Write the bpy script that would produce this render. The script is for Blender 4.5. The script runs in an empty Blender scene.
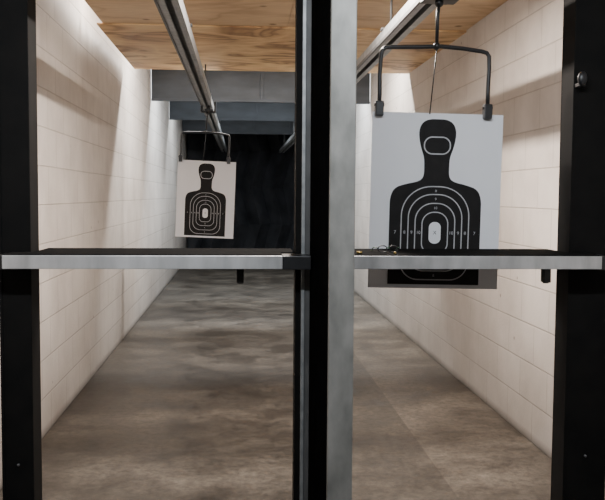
import bpy, bmesh, math, random
from mathutils import Vector, Matrix
random.seed(4)
S=bpy.context.scene
COL=S.collection

# ---------------------------------------------------------------- materials
def nmat(name):
    m=bpy.data.materials.new(name); m.use_nodes=True
    nt=m.node_tree; b=nt.nodes['Principled BSDF']
    return m,nt,b
def N(nt,t,**kw):
    n=nt.nodes.new(t)
    for k,v in kw.items():
        if k in n.inputs: n.inputs[k].default_value=v
        else: setattr(n,k,v)
    return n
def ramp(nt,stops):
    r=nt.nodes.new('ShaderNodeValToRGB')
    e=r.color_ramp.elements
    e[0].position,e[0].color=stops[0][0],(*stops[0][1],1)
    e[1].position,e[1].color=stops[-1][0],(*stops[-1][1],1)
    for p,c in stops[1:-1]:
        x=e.new(p); x.color=(*c,1)
    return r
def noisy(name,c1,c2,scale=8,rough=.6,metal=0,bump=0,stretch=(1,1,1),detail=6,spec=.5):
    m,nt,b=nmat(name); L=nt.links
    tc=N(nt,'ShaderNodeTexCoord'); mp=N(nt,'ShaderNodeMapping'); mp.inputs['Scale'].default_value=stretch
    L.new(tc.outputs['Object'],mp.inputs['Vector'])
    n=N(nt,'ShaderNodeTexNoise',Scale=scale,Detail=detail); L.new(mp.outputs[0],n.inputs['Vector'])
    r=ramp(nt,[(.3,c1),(.7,c2)]); L.new(n.outputs['Fac'],r.inputs[0]); L.new(r.outputs[0],b.inputs['Base Color'])
    b.inputs['Roughness'].default_value=rough; b.inputs['Metallic'].default_value=metal
    b.inputs['Specular IOR Level'].default_value=spec
    if bump:
        bp=N(nt,'ShaderNodeBump',Strength=bump,Distance=.005); L.new(n.outputs['Fac'],bp.inputs['Height']); L.new(bp.outputs[0],b.inputs['Normal'])
    return m
def mul(nt,a,b):
    m=N(nt,'ShaderNodeMix',data_type='RGBA',blend_type='MULTIPLY'); m.inputs[0].default_value=1
    nt.links.new(a,m.inputs[6]); nt.links.new(b,m.inputs[7]); return m.outputs[2]

def block_wall():
    m,nt,b=nmat('painted_block'); L=nt.links
    tc=N(nt,'ShaderNodeTexCoord'); sx=N(nt,'ShaderNodeSeparateXYZ'); L.new(tc.outputs['Object'],sx.inputs[0])
    cx=N(nt,'ShaderNodeCombineXYZ'); L.new(sx.outputs['Y'],cx.inputs['X']); L.new(sx.outputs['Z'],cx.inputs['Y'])
    br=N(nt,'ShaderNodeTexBrick'); L.new(cx.outputs[0],br.inputs['Vector'])
    br.inputs['Scale'].default_value=1; br.inputs['Brick Width'].default_value=.46; br.inputs['Row Height'].default_value=.23
    br.inputs['Mortar Size'].default_value=.005; br.inputs['Mortar Smooth'].default_value=.5
    br.inputs['Color1'].default_value=(.74,.68,.625,1); br.inputs['Color2'].default_value=(.71,.65,.595,1); br.inputs['Mortar'].default_value=(.57,.515,.465,1)
    n=N(nt,'ShaderNodeTexNoise',Scale=1.3,Detail=8,Roughness=.6); L.new(tc.outputs['Object'],n.inputs['Vector'])
    r=ramp(nt,[(.3,(.72,.70,.69)),(.62,(1,1,1))]); L.new(n.outputs['Fac'],r.inputs[0])
    o=mul(nt,br.outputs['Color'],r.outputs[0])
    v=N(nt,'ShaderNodeTexVoronoi',Scale=4.0); L.new(tc.outputs['Object'],v.inputs['Vector'])
    r2=ramp(nt,[(.035,(.5,.46,.42)),(.06,(1,1,1))]); L.new(v.outputs['Distance'],r2.inputs[0])
    o=mul(nt,o,r2.outputs[0])
    # light falling off toward the floor, painted into the wall colour
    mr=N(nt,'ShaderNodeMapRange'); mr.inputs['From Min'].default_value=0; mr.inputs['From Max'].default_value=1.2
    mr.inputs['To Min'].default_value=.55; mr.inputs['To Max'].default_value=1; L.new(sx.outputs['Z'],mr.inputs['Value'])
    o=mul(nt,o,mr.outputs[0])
    # darker line at the foot of the wall
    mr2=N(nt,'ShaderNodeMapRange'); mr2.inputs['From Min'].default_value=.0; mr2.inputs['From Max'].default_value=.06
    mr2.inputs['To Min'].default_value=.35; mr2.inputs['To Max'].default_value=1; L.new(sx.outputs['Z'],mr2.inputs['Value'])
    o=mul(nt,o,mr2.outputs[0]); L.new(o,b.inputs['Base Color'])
    fn=N(nt,'ShaderNodeTexNoise',Scale=70,Detail=4); L.new(tc.outputs['Object'],fn.inputs['Vector'])
    b1=N(nt,'ShaderNodeBump',Strength=.3,Distance=.004); L.new(fn.outputs['Fac'],b1.inputs['Height'])
    b2=N(nt,'ShaderNodeBump',Strength=.6,Distance=.006); b2.invert=True; L.new(br.outputs['Fac'],b2.inputs['Height']); L.new(b1.outputs[0],b2.inputs['Normal'])
    L.new(b2.outputs[0],b.inputs['Normal']); b.inputs['Roughness'].default_value=.6
    return m
def floor_mat():
    m,nt,b=nmat('stained_shaded_concrete'); L=nt.links
    tc=N(nt,'ShaderNodeTexCoord')
    n=N(nt,'ShaderNodeTexNoise',Scale=2.2,Detail=12,Roughness=.72); L.new(tc.outputs['Object'],n.inputs['Vector'])
    r=ramp(nt,[(.34,(.034,.028,.022)),(.5,(.082,.070,.057)),(.66,(.140,.122,.100))]); L.new(n.outputs['Fac'],r.inputs[0])
    n2=N(nt,'ShaderNodeTexNoise',Scale=22,Detail=10,Roughness=.8); L.new(tc.outputs['Object'],n2.inputs['Vector'])
    r2=ramp(nt,[(.38,(.5,.5,.5)),(.58,(1.0,1.0,1.0))]); L.new(n2.outputs['Fac'],r2.inputs[0])
    o=mul(nt,r.outputs[0],r2.outputs[0])
    # soft shadow bands across the lane, painted into the concrete colour
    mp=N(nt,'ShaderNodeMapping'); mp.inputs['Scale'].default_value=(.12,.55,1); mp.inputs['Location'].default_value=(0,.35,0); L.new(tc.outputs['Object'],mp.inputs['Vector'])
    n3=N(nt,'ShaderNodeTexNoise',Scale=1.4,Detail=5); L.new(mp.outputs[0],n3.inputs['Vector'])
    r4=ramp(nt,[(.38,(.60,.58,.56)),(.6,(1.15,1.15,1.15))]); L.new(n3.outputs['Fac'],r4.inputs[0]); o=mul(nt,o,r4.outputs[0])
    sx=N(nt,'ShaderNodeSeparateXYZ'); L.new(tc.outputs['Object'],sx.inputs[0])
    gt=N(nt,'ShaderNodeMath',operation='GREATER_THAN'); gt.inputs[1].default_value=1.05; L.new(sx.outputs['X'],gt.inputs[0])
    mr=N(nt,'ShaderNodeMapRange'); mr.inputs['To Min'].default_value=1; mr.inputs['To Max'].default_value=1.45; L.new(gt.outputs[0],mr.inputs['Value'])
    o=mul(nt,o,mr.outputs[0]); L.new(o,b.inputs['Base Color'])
    r3=ramp(nt,[(.3,(.34,.34,.34)),(.7,(.6,.6,.6))]); L.new(n.outputs['Fac'],r3.inputs[0]); L.new(r3.outputs[0],b.inputs['Roughness'])
    b.inputs['Specular IOR Level'].default_value=.3
    bp=N(nt,'ShaderNodeBump',Strength=.2,Distance=.004); L.new(n2.outputs['Fac'],bp.inputs['Height']); L.new(bp.outputs[0],b.inputs['Normal'])
    return m
def ply_mat(name,c1,c2,c3,freq):
    m,nt,b=nmat(name); L=nt.links
    tc=N(nt,'ShaderNodeTexCoord'); mp=N(nt,'ShaderNodeMapping'); mp.inputs['Scale'].default_value=(.75,1.5,1)
    L.new(tc.outputs['Object'],mp.inputs['Vector'])
    n=N(nt,'ShaderNodeTexNoise',Scale=1.4,Detail=3,Distortion=.9); L.new(mp.outputs[0],n.inputs['Vector'])
    mu=N(nt,'ShaderNodeMath',operation='MULTIPLY'); mu.inputs[1].default_value=freq; L.new(n.outputs['Fac'],mu.inputs[0])
    fr=N(nt,'ShaderNodeMath',operation='PINGPONG'); fr.inputs[1].default_value=1; L.new(mu.outputs[0],fr.inputs[0])
    r=ramp(nt,[(0,c1),(.65,c2),(1,c3)]); L.new(fr.outputs[0],r.inputs[0])
    v=N(nt,'ShaderNodeTexVoronoi',Scale=2.2); L.new(tc.outputs['Object'],v.inputs['Vector'])
    r2=ramp(nt,[(.03,(.35,.25,.16)),(.08,(1,1,1))]); L.new(v.outputs['Distance'],r2.inputs[0])
    o=mul(nt,r.outputs[0],r2.outputs[0])
    f=N(nt,'ShaderNodeTexNoise',Scale=30,Detail=4); mp2=N(nt,'ShaderNodeMapping'); mp2.inputs['Scale'].default_value=(.2,1,1)
    L.new(tc.outputs['Object'],mp2.inputs['Vector']); L.new(mp2.outputs[0],f.inputs['Vector'])
    r5=ramp(nt,[(.35,(.90,.88,.86)),(.6,(1,1,1))]); L.new(f.outputs['Fac'],r5.inputs[0]); o=mul(nt,o,r5.outputs[0])
    L.new(o,b.inputs['Base Color']); b.inputs['Roughness'].default_value=.6
    return m
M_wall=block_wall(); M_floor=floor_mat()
M_ply=ply_mat('plywood_light',(.80,.60,.37),(.75,.54,.32),(.62,.42,.235),6)
M_ply2=ply_mat('plywood_dark',(.92,.66,.35),(.72,.46,.22),(.38,.20,.085),8)
M_black=noisy('black_steel',(.006,.006,.007),(.012,.012,.014),30,.42,0,.05)
M_post=noisy('post_black',(.003,.003,.003),(.006,.0055,.005),12,.7,0,.05,spec=.12)
M_panel=noisy('divider_panel_black',(.0025,.0025,.0025),(.005,.005,.005),12,.9,0,.0,spec=.0)
M_rubber=noisy('shelf_rubber',(.006,.006,.006),(.012,.012,.012),60,.9,0,.2,spec=.02)
M_alu=noisy('worn_aluminium',(.13,.13,.12),(.235,.23,.215),16,.5,.4,.05,(1,1,.5),9)
M_trim=noisy('trim_aluminium',(.34,.34,.34),(.60,.60,.60),3,.40,.55,.05,(4,1,1),9)
M_galv=noisy('galvanised_steel',(.26,.275,.28),(.42,.43,.435),22,.45,.6,.05)
M_dgrey=noisy('grey_painted_steel',(.07,.07,.07),(.11,.11,.11),10,.5,.2)
M_baffle=noisy('baffle_steel',(.034,.039,.046),(.064,.072,.083),3,.55,.1,.05,(1,1,3))
M_trap=noisy('trap_rubber',(.014,.015,.018),(.045,.047,.053),3,.6,0,.1)
M_ceil=noisy('ceiling_concrete',(.10,.10,.10),(.16,.16,.16),5,.8)
M_back=noisy('painted_back_wall',(.06,.058,.055),(.09,.085,.08),4,.8)
M_paper=noisy('paper_white',(.80,.81,.85),(.85,.86,.89),3,.75)
M_ink=noisy('target_ink',(.009,.008,.008),(.014,.013,.013),20,.6,spec=.2)
M_line=noisy('target_line',(.42,.42,.44),(.50,.50,.52),20,.7)
M_hole=noisy('brass',(.55,.38,.12),(.7,.5,.18),20,.35,.9)
M_green=noisy('green_plastic',(.03,.10,.04),(.04,.14,.05),20,.4)
M_white=noisy('white_enamel',(.7,.7,.7),(.8,.8,.8),10,.4)
def emis(name,c,s):
    m,nt,b=nmat(name); b.inputs['Emission Color'].default_value=(*c,1); b.inputs['Emission Strength'].default_value=s
    b.inputs['Base Color'].default_value=(.8,.8,.8,1); return m
M_tube=emis('lamp_tube',(1,.93,.82),4)

# ---------------------------------------------------------------- mesh builder
class B:
    def __init__(s,name): s.name=name; s.bm=bmesh.new(); s.mats=[]
    def mi(s,m):
        if m not in s.mats: s.mats.append(m)
        return s.mats.index(m)
    def box(s,x0,x1,y0,y1,z0,z1,m,bev=0):
        t=bmesh.new(); bmesh.ops.create_cube(t,size=1)
        for v in t.verts: v.co=Vector(((x0+x1)/2+v.co.x*(x1-x0),(y0+y1)/2+v.co.y*(y1-y0),(z0+z1)/2+v.co.z*(z1-z0)))
        if bev: bmesh.ops.bevel(t,geom=list(t.edges),offset=bev,segments=2,affect='EDGES',profile=.5)
        s.merge(t,m); return s
    def merge(s,t,m,smooth=False):
        i=s.mi(m)
        for f in t.faces: f.material_index=i; f.smooth=smooth
        me=bpy.data.meshes.new('t'); t.to_mesh(me); t.free(); s.bm.from_mesh(me); bpy.data.meshes.remove(me)
    def cyl(s,a,b,r,m,seg=16,r2=None):
        a=Vector(a); b=Vector(b); d=b-a; t=bmesh.new()
        q=d.to_track_quat('Z','Y').to_matrix().to_4x4()
        bmesh.ops.create_cone(t,cap_ends=True,segments=seg,radius1=r,radius2=r if r2 is None else r2,depth=d.length,matrix=Matrix.Translation((a+b)/2)@q)
        s.merge(t,m,True); return s
    def ball(s,c,r,m,sc=(1,1,1)):
        t=bmesh.new(); bmesh.ops.create_uvsphere(t,u_segments=16,v_segments=10,radius=r,matrix=Matrix.Translation(c)@Matrix.Diagonal((*sc,1)))
        s.merge(t,m,True); return s
    def tube(s,pts,r,m,seg=12):
        pts=[Vector(p) for p in pts]; t=bmesh.new(); rings=[]
        for i,p in enumerate(pts):
            d=(pts[min(i+1,len(pts)-1)]-pts[max(i-1,0)]).normalized()
            u=d.cross(Vector((0,1,0)));
            if u.length<.05: u=d.cross(Vector((1,0,0)))
            u.normalize(); w=d.cross(u).normalized()
            rings.append([t.verts.new(p+u*r*math.cos(2*math.pi*k/seg)+w*r*math.sin(2*math.pi*k/seg)) for k in range(seg)])
        for a,b in zip(rings,rings[1:]):
            for k in range(seg): t.faces.new((a[k],a[(k+1)%seg],b[(k+1)%seg],b[k]))
        t.faces.new(rings[0][::-1]); t.faces.new(rings[-1])
        bmesh.ops.recalc_face_normals(t,faces=t.faces); s.merge(t,m,True); return s
    def poly(s,pts,y,m):   # flat polygon in XZ facing -Y
        t=bmesh.new(); vs=[t.verts.new((p[0],y,p[1])) for p in pts]; f=t.faces.new(vs); f.normal_update()
        if f.normal.y>0: f.normal_flip()
        s.merge(t,m); return s
    def ribbon(s,pts,w,y,m):
        t=bmesh.new(); n=len(pts); A=[];C=[]
        for i in range(n):
            p=Vector(pts[i]); d=(Vector(pts[(i+1)%n])-Vector(pts[i-1])).normalized(); nn=Vector((-d.y,d.x))*w/2
            A.append(t.verts.new((p.x+nn.x,y,p.y+nn.y))); C.append(t.verts.new((p.x-nn.x,y,p.y-nn.y)))
        for i in range(n):
            f=t.faces.new((A[i],A[(i+1)%n],C[(i+1)%n],C[i])); f.normal_update()
            if f.normal.y>0: f.normal_flip()
        s.merge(t,m); return s
    def done(s,parent=None,loc=None):
        me=bpy.data.meshes.new(s.name); s.bm.to_mesh(me); s.bm.free()
        for m in s.mats: me.materials.append(m)
        o=bpy.data.objects.new(s.name,me); COL.objects.link(o)
        if parent: o.parent=parent
        if loc: o.location=loc
        return o
XL,XR=-1.165,1.72
YB,YE=-1.6,19.0
ZC=3.5
# ---------------------------------------------------------------- room
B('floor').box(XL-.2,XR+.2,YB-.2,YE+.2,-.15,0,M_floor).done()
B('wall_left').box(XL-.2,XL,YB,YE,0,ZC,M_wall).done()
B('wall_right').box(XR,XR+.2,YB,YE,0,ZC,M_wall).done()
B('wall_back').box(XL-.2,XR+.2,YB-.2,YB,0,ZC,M_back).done()
B('wall_front').box(XL-.2,XR+.2,YE,YE+.2,0,ZC,M_trap).done()
B('ceiling').box(XL-.2,XR+.2,YB-.2,YE+.2,ZC,ZC+.15,M_ceil).done()
# plywood ceiling baffles
p=B('plywood_ceiling_baffle')
p.box(-1.02,.3465,2.8,6.5,2.71,2.735,M_ply,.001).box(.348,XR-.005,2.8,6.5,2.71,2.735,M_ply,.001)
p.box(.30,.40,2.8,6.5,2.735,2.80,M_ply,.002)
for yy in (2.9,4.1,5.3,6.4): p.box(-1.0,XR-.01,yy-.02,yy+.02,2.735,2.83,M_ply,.002)
for xx in (-.9,.35,1.6): p.cyl((xx,4.1,2.83),(xx,4.1,ZC),.008,M_galv)
p.done()
p=B('plywood_ceiling_baffle')
p.box(-1.06,.3465,6.46,8.7,2.696,2.709,M_ply2,.001).box(.348,XR-.005,6.46,8.7,2.696,2.709,M_ply2,.001)
p.box(.30,.40,6.52,8.7,2.709,2.78,M_ply2,.002)
for yy in (6.6,7.6,8.6): p.box(-1.0,XR-.01,yy-.02,yy+.02,2.709,2.79,M_ply2,.002)
for xx in (-.9,.35,1.6): p.cyl((xx,7.6,2.79),(xx,7.6,ZC),.008,M_galv)
p.done()
# steel baffles further down range
for yy in (11.3,14.1,17.2):
    p=B('steel_baffle')
    p.box(XL+.01,XR-.01,yy-.01,yy+.01,2.68,ZC-.01,M_baffle,.002)
    p.box(XL+.01,XR-.01,yy-.05,yy+.01,2.66,2.69,M_baffle,.003)
    for k in range(1,4):
        x=XL+k*(XR-XL)/4; p.box(x-.02,x+.02,yy-.04,yy-.008,2.69,ZC-.01,M_baffle,.002)
    p.done()
# bullet trap curtain
p=B('bullet_trap_curtain'); t=bmesh.new(); n=12; cols=[]
for i in range(n+1):
    x=XL+.03+(XR-XL-.06)*i/n; y=18.45+(.35 if i%2 else 0)
    cols.append([t.verts.new((x+(.16 if (j%2) else -.05)*(0 if i in(0,n) else 1),y+.06*random.random(),z)) for j,z in enumerate((.01,.8,1.6,2.4,3.1))])
for a,b in zip(cols,cols[1:]):
    for j in range(4): t.faces.new((a[j],b[j],b[j+1],a[j+1]))
p.merge(t,M_trap); p.box(XL+.02,XR-.02,18.3,18.5,3.1,3.2,M_baffle,.004); p.done()

# ---------------------------------------------------------------- rails
def rail(x):
    p=B('target_carrier_rail'); z0,z1=2.345,2.415; y0,y1=3.3,18.2; w=.05
    p.box(x-w,x+w,y0,y1,z1-.006,z1,M_galv).box(x-w,x-w+.005,y0,y1,z0,z1-.006,M_galv).box(x+w-.005,x+w,y0,y1,z0,z1-.006,M_galv)
    p.box(x-w+.005,x-.016,y0,y1,z0,z0+.005,M_galv).box(x+.016,x+w-.005,y0,y1,z0,z0+.005,M_galv)
    p.box(x-w-.012,x-w,y0,y1,z0-.006,z0+.012,M_dgrey)
    for yy in (3.5,5.0,8.3):
        p.box(x-w-.01,x+w+.01,yy-.03,yy+.03,z1,z1+.012,M_dgrey,.002)
        p.cyl((x,yy,z1),(x,yy,2.709 if yy<6.4 else 2.695),.007,M_dgrey)
    for yy in (11.27,14.07,17.17):
        p.cyl((x,yy,z1),(x,yy,2.659),.01,M_dgrey)
    p.done()
rail(-.338); rail(.878)

# ---------------------------------------------------------------- targets
PW,PH=.591,.783
def px(dx,y): return (dx/131*PW,-(y-112)/178*PH)
def smooth(pts,it=2):
    for _ in range(it):
        o=[pts[0]]
        for a,b in zip(pts,pts[1:]):
            o.append((a[0]*.75+b[0]*.25,a[1]*.75+b[1]*.25)); o.append((a[0]*.25+b[0]*.75,a[1]*.25+b[1]*.75))
        o.append(pts[-1]); pts=o
    return pts
def ringpts(w,t,b,rt,rb,cx=0):
    P=[]
    def arc(cx_,cy,rx,ry,a0,a1,n=12):
        for k in range(n+1):
            a=math.radians(a0+(a1-a0)*k/n); P.append(px(cx_+rx*math.cos(a),cy-ry*math.sin(a)))
    arc(cx+w-rt,t+rt,rt,rt,0,90); arc(cx-w+rt,t+rt,rt,rt,90,180)
    arc(cx-w+rb,b-rb,rb,rb,180,270); arc(cx+w-rb,b-rb,rb,rb,270,360)
    Q=[P[0]]
    for q in P[1:]:
        if (Vector(q)-Vector(Q[-1])).length>1e-4: Q.append(q)
    if (Vector(Q[0])-Vector(Q[-1])).length<1e-4: Q.pop()
    return Q
def target(x,y,z,rot,flip=0):
    root=bpy.data.objects.new('silhouette_target',None); COL.objects.link(root); root.location=(x,y,z); root.rotation_euler=(0,rot,0)
    p=B('paper_sheet')
    p.box(-PW/2,PW/2,0,.002,-PH,0,M_paper)
    half=[(0,118),(8,118),(15,121),(18.5,128),(18.5,137),(16,148),(13,156),(12.5,164),(12.5,176),(17,181),(31,184),(42,188),(46,198),(46,210),(46,250)]
    half=smooth(half,2)+[(46,286)]
    out=[px(a,b) for a,b in half]+[px(-a,b) for a,b in half[::-1] if a>0]
    p.poly(out,-.002,M_ink)
    lw=.0048
    for w,tt,b,rt,rb in ((34,186,281,30,18),(27,194,272,24,16),(20,203,262,18,12),(13,212,253,12,9)):
        p.ribbon(ringpts(w,tt,b,rt,rb),lw,-.003,M_line)
    p.ribbon(ringpts(13,136,153,8,8),lw*1.2,-.003,M_line)
    p.poly(ringpts(6,222,244,5.5,5.5),-.003,M_paper)
    p.done(root)
    def num(tx,dx,yy,sz=.020,m=M_line):
        c=bpy.data.curves.new('ring_number','FONT'); c.body=tx; c.size=sz; c.align_x='CENTER'; c.align_y='CENTER'; c.materials.append(m)
        o=bpy.data.objects.new('ring_number',c); COL.objects.link(o); o.parent=root
        a,b=px(dx,yy); o.location=(a,-.0040,b); o.rotation_euler=(math.pi/2,0,0)
    for tx,d in (('7',40),('8',30.5),('9',23.5),('10',16.5)):
        num(tx,d,233); num(tx,-d,233)
    for tx,yy in (('8',190.5),('9',198.8),('10',207.8),('10',257.6),('9',267.2),('8',276.7)): num(tx,0,yy,.016)
    num('X',0,233,.022,M_ink)
    # hanger frame
    p=B('hanger_frame')
    R=[(-.268,0,.0),(-.268,0,.08),(-.270,0,.16),(-.266,0,.24),(-.262,0,.266),(-.248,0,.279),(-.221,0,.281),(-.1,0,.286),(0,0,.292),(.1,0,.286),(.185,0,.276),(.207,0,.270),(.217,0,.255),(.219,0,.2),(.217,0,.1),(.219,0,0)]
    p.tube([(a,-.012,c) for a,b,c in R],.0095,M_black)
    for s_ in (-.268,.219):
        p.box(s_-.018,s_+.018,-.03,.012,-.02,.045,M_black,.004)
        p.cyl((s_-.022,-.01,.03),(s_+.022,-.01,.03),.008,M_black)
    p.ball((-.02,-.012,.292),.017,M_black)
    p.tube([(-.02,-.012,.29),(-.02,-.012,.42),(-.015,-.012,.49)],.008,M_black)
    p.cyl((-.02,-.02,.29),(-.04,-.006,-.005),.0028,M_black,8)
    p.box(-.04,.04,-.07,.07,.49,.522,M_black,.006)
    p.box(-.012,.012,-.05,.05,.50,.56,M_black,.002)
    p.box(-.085,-.065,-.06,.06,.49,.60,M_black,.004)
    p.box(.052,.07,-.05,.05,.49,.60,M_black,.004)
    p.box(-.08,.065,-.05,.05,.488,.500,M_black,.002)
    p.ball((-.015,-.012,.48),.02,M_black)
    p.done(root)
    return root
target(.878,3.76,1.817,math.radians(.9))
target(-.338,8.75,1.79,math.radians(2.2))

# ---------------------------------------------------------------- stall structure
def post(x0,x1,y0,y1):
    p=B('stall_post'); t=.006
    p.box(x0,x1,y0,y0+t,0,2.708,M_post,.002)                    # web facing shooter
    p.box(x0,x0+t,y0+t,y1,0,2.708,M_post).box(x1-t,x1,y0+t,y1,0,2.708,M_post)
    p.box(x0,x0+.03,y1-t,y1,0,2.708,M_post).box(x1-.03,x1,y1-t,y1,0,2.708,M_post)
    p.box(x0-.004,x0+.008,y0-.006,y0,0,2.708,M_post,.001)
    p.box(x0-.03,x1+.03,y0-.04,y1+.04,0,.012,M_post,.002)
    for z in (.03,):
        for xx in (x0-.015,x1+.015): p.cyl((xx,y0-.02,.012),(xx,y0-.02,z),.008,M_galv,6)
    for z in (.35,1.185,2.3):
        p.cyl(((x0+x1)/2,y0-.007,z),((x0+x1)/2,y0,z),.006,M_dgrey,6)
    return p
pp=post(-.955,-.835,3.46,3.60); pp.done()
pp=post(1.375,1.56,3.46,3.60)
pp.box(1.375,1.40,3.40,3.46,1.90,1.915,M_black,.002).ball((1.385,3.40,1.93),.02,M_black,(1,.8,1.5))
pp.done()
p=B('stall_divider')
p.box(.284,.352,2.66,3.46,.02,2.708,M_panel,.002)
p.box(.278,.358,2.64,2.664,0,2.708,M_alu,.003)
p.box(.278,.284,2.664,2.69,0,2.708,M_panel,.001).box(.352,.358,2.664,2.69,0,2.708,M_alu,.001)
p.box(.225,.284,3.46,3.56,0,2.708,M_post,.002)
p.box(.248,.284,3.448,3.46,0,2.708,M_dgrey,.002)
p.box(.2485,.262,3.442,3.448,0,2.708,M_galv,.001)
p.box(.284,.352,3.46,3.56,0,2.708,M_post,.002)
p.box(.20,.40,2.60,2.70,0,.01,M_post,.002)
p.done()
def shelf(x0,x1,xi0,xi1,pegx,blk0,blk1):
    p=B('shooting_bench_shelf'); zt=1.217
    p.box(x0,x1,3.31,3.455,zt-.025,zt,M_rubber,.003)
    p.box(xi0,xi1,3.455,3.70,zt-.025,zt,M_rubber,.003)
    p.box(x0,x1,3.30,3.31,zt-.056,zt-.004,M_trim,.002)
    p.box(x0,x1,3.31,3.33,zt-.056,zt-.050,M_trim)
    p.box(xi0,xi1,3.69,3.70,zt-.07,zt-.025,M_black)
    p.box(xi0,xi1,3.52,3.55,zt-.06,zt-.025,M_black,.002)
    p.box(pegx-.015,pegx+.015,3.38,3.42,zt-.118,zt-.02,M_black,.003)
    p.cyl((pegx,3.40,zt-.122),(pegx,3.40,zt-.11),.012,M_black)
    for a,b in (blk0,blk1): p.box(a,b,3.315,3.455,zt-.06,zt-.006,M_black,.003)
    return p
shelf(-.905,.165,-.82,.22,.0,(-.935,-.905),(.165,.278)).done()
shelf(.36,1.447,.36,1.37,1.254,(.3525,.36),(1.447,1.50)).done()

# small things on the right shelf
zt=1.217
p=B('safety_glasses')
for sx in (-.022,.022):
    cx=.60+sx
    p.tube([(cx+.019*math.cos(a),3.42,zt+.016+.014*math.sin(a)) for a in [2*math.pi*k/16 for k in range(17)]],.002,M_black,6)
    p.tube([(cx+(.019 if sx>0 else -.019),3.42,zt+.02),(cx+(.03 if sx>0 else -.03),3.47,zt+.02),(cx+(.028 if sx>0 else -.028),3.53,zt+.003)],.002,M_green,6)
p.tube([(.592,3.42,zt+.019),(.60,3.417,zt+.023),(.608,3.42,zt+.019)],.002,M_green,6)
p.done()
for i,(a,b) in enumerate(((.475,3.36),(.615,3.345))):
    p=B('cartridge_casing'); d=Vector((math.cos(i*1.3),math.sin(i*1.3),0))*.01; c=Vector((a,b,zt+.0055))
    p.cyl(c-d,c+d,.005,M_hole,12).cyl(c-d*1.1,c-d,.0055,M_hole,12).done()

# ---------------------------------------------------------------- lamps
def area(name,loc,sx,sy,power,col,rot=(0,0,0)):
    l=bpy.data.lights.new(name,'AREA'); l.shape='RECTANGLE'; l.size=sx; l.size_y=sy; l.energy=power; l.color=col
    o=bpy.data.objects.new(name,l); COL.objects.link(o); o.location=loc; o.rotation_euler=rot; return o
def fixture(x,y,z,lx,ly,power,col,top,rot=(0,0,0),tubes=True):
    root=bpy.data.objects.new('strip_light_fixture',None); COL.objects.link(root)
    p=B('housing')
    p.box(x-lx/2-.02,x+lx/2+.02,y-ly/2-.02,y+ly/2+.02,z+.03,z+.07,M_white,.004)
    if top>z+.08:
        for s_ in (-.3,.3):
            p.cyl((x+(s_*lx if lx>ly else 0),y+(s_*ly if ly>=lx else 0),z+.07),(x+(s_*lx if lx>ly else 0),y+(s_*ly if ly>=lx else 0),top-.002),.006,M_galv)
    if lx>ly: p.cyl((x-lx/2,y,z+.018),(x+lx/2,y,z+.018),.013,M_tube)
    else: p.cyl((x,y-ly/2,z+.018),(x,y+ly/2,z+.018),.013,M_tube)
    p.done(root)
    a=area('strip_lamp',(x,y,z),lx,ly,power,col,rot); a.parent=root
WARM=(1,.89,.80); COOL=(.82,.92,1.0); NEU=(1,.97,.93); FRONT=(.88,.94,1)
fixture(.40,4.6,2.60,.06,.7,125,WARM,2.71)
fixture(.10,1.3,2.66,1.8,.08,78,FRONT,ZC,(math.radians(38),0,0))  # added unseen lamp behind the stalls, tilted forward to brighten the target fronts
fixture(.30,6.45,3.15,2.4,.12,125,NEU,ZC)
fixture(.28,9.1,3.22,2.4,.12,190,NEU,ZC)
fixture(.28,11.75,3.22,2.4,.12,150,COOL,ZC)
fixture(.28,14.6,3.2,2.4,.12,70,COOL,ZC)

W=bpy.data.worlds.new('world'); S.world=W; W.use_nodes=True
W.node_tree.nodes['Background'].inputs[0].default_value=(.05,.055,.06,1)

# ---------------------------------------------------------------- camera
cam=bpy.data.cameras.new('camera'); co=bpy.data.objects.new('camera',cam); COL.objects.link(co)
cam.sensor_width=36; cam.lens=36*850/605; cam.clip_start=.05
co.matrix_world=Matrix.Translation((0,0,1.45))@Matrix.Rotation(math.radians(-4.2),4,'Z')@Matrix.Rotation(math.radians(90-3.7),4,'X')@Matrix.Rotation(math.radians(.4),4,'Z')
S.camera=co
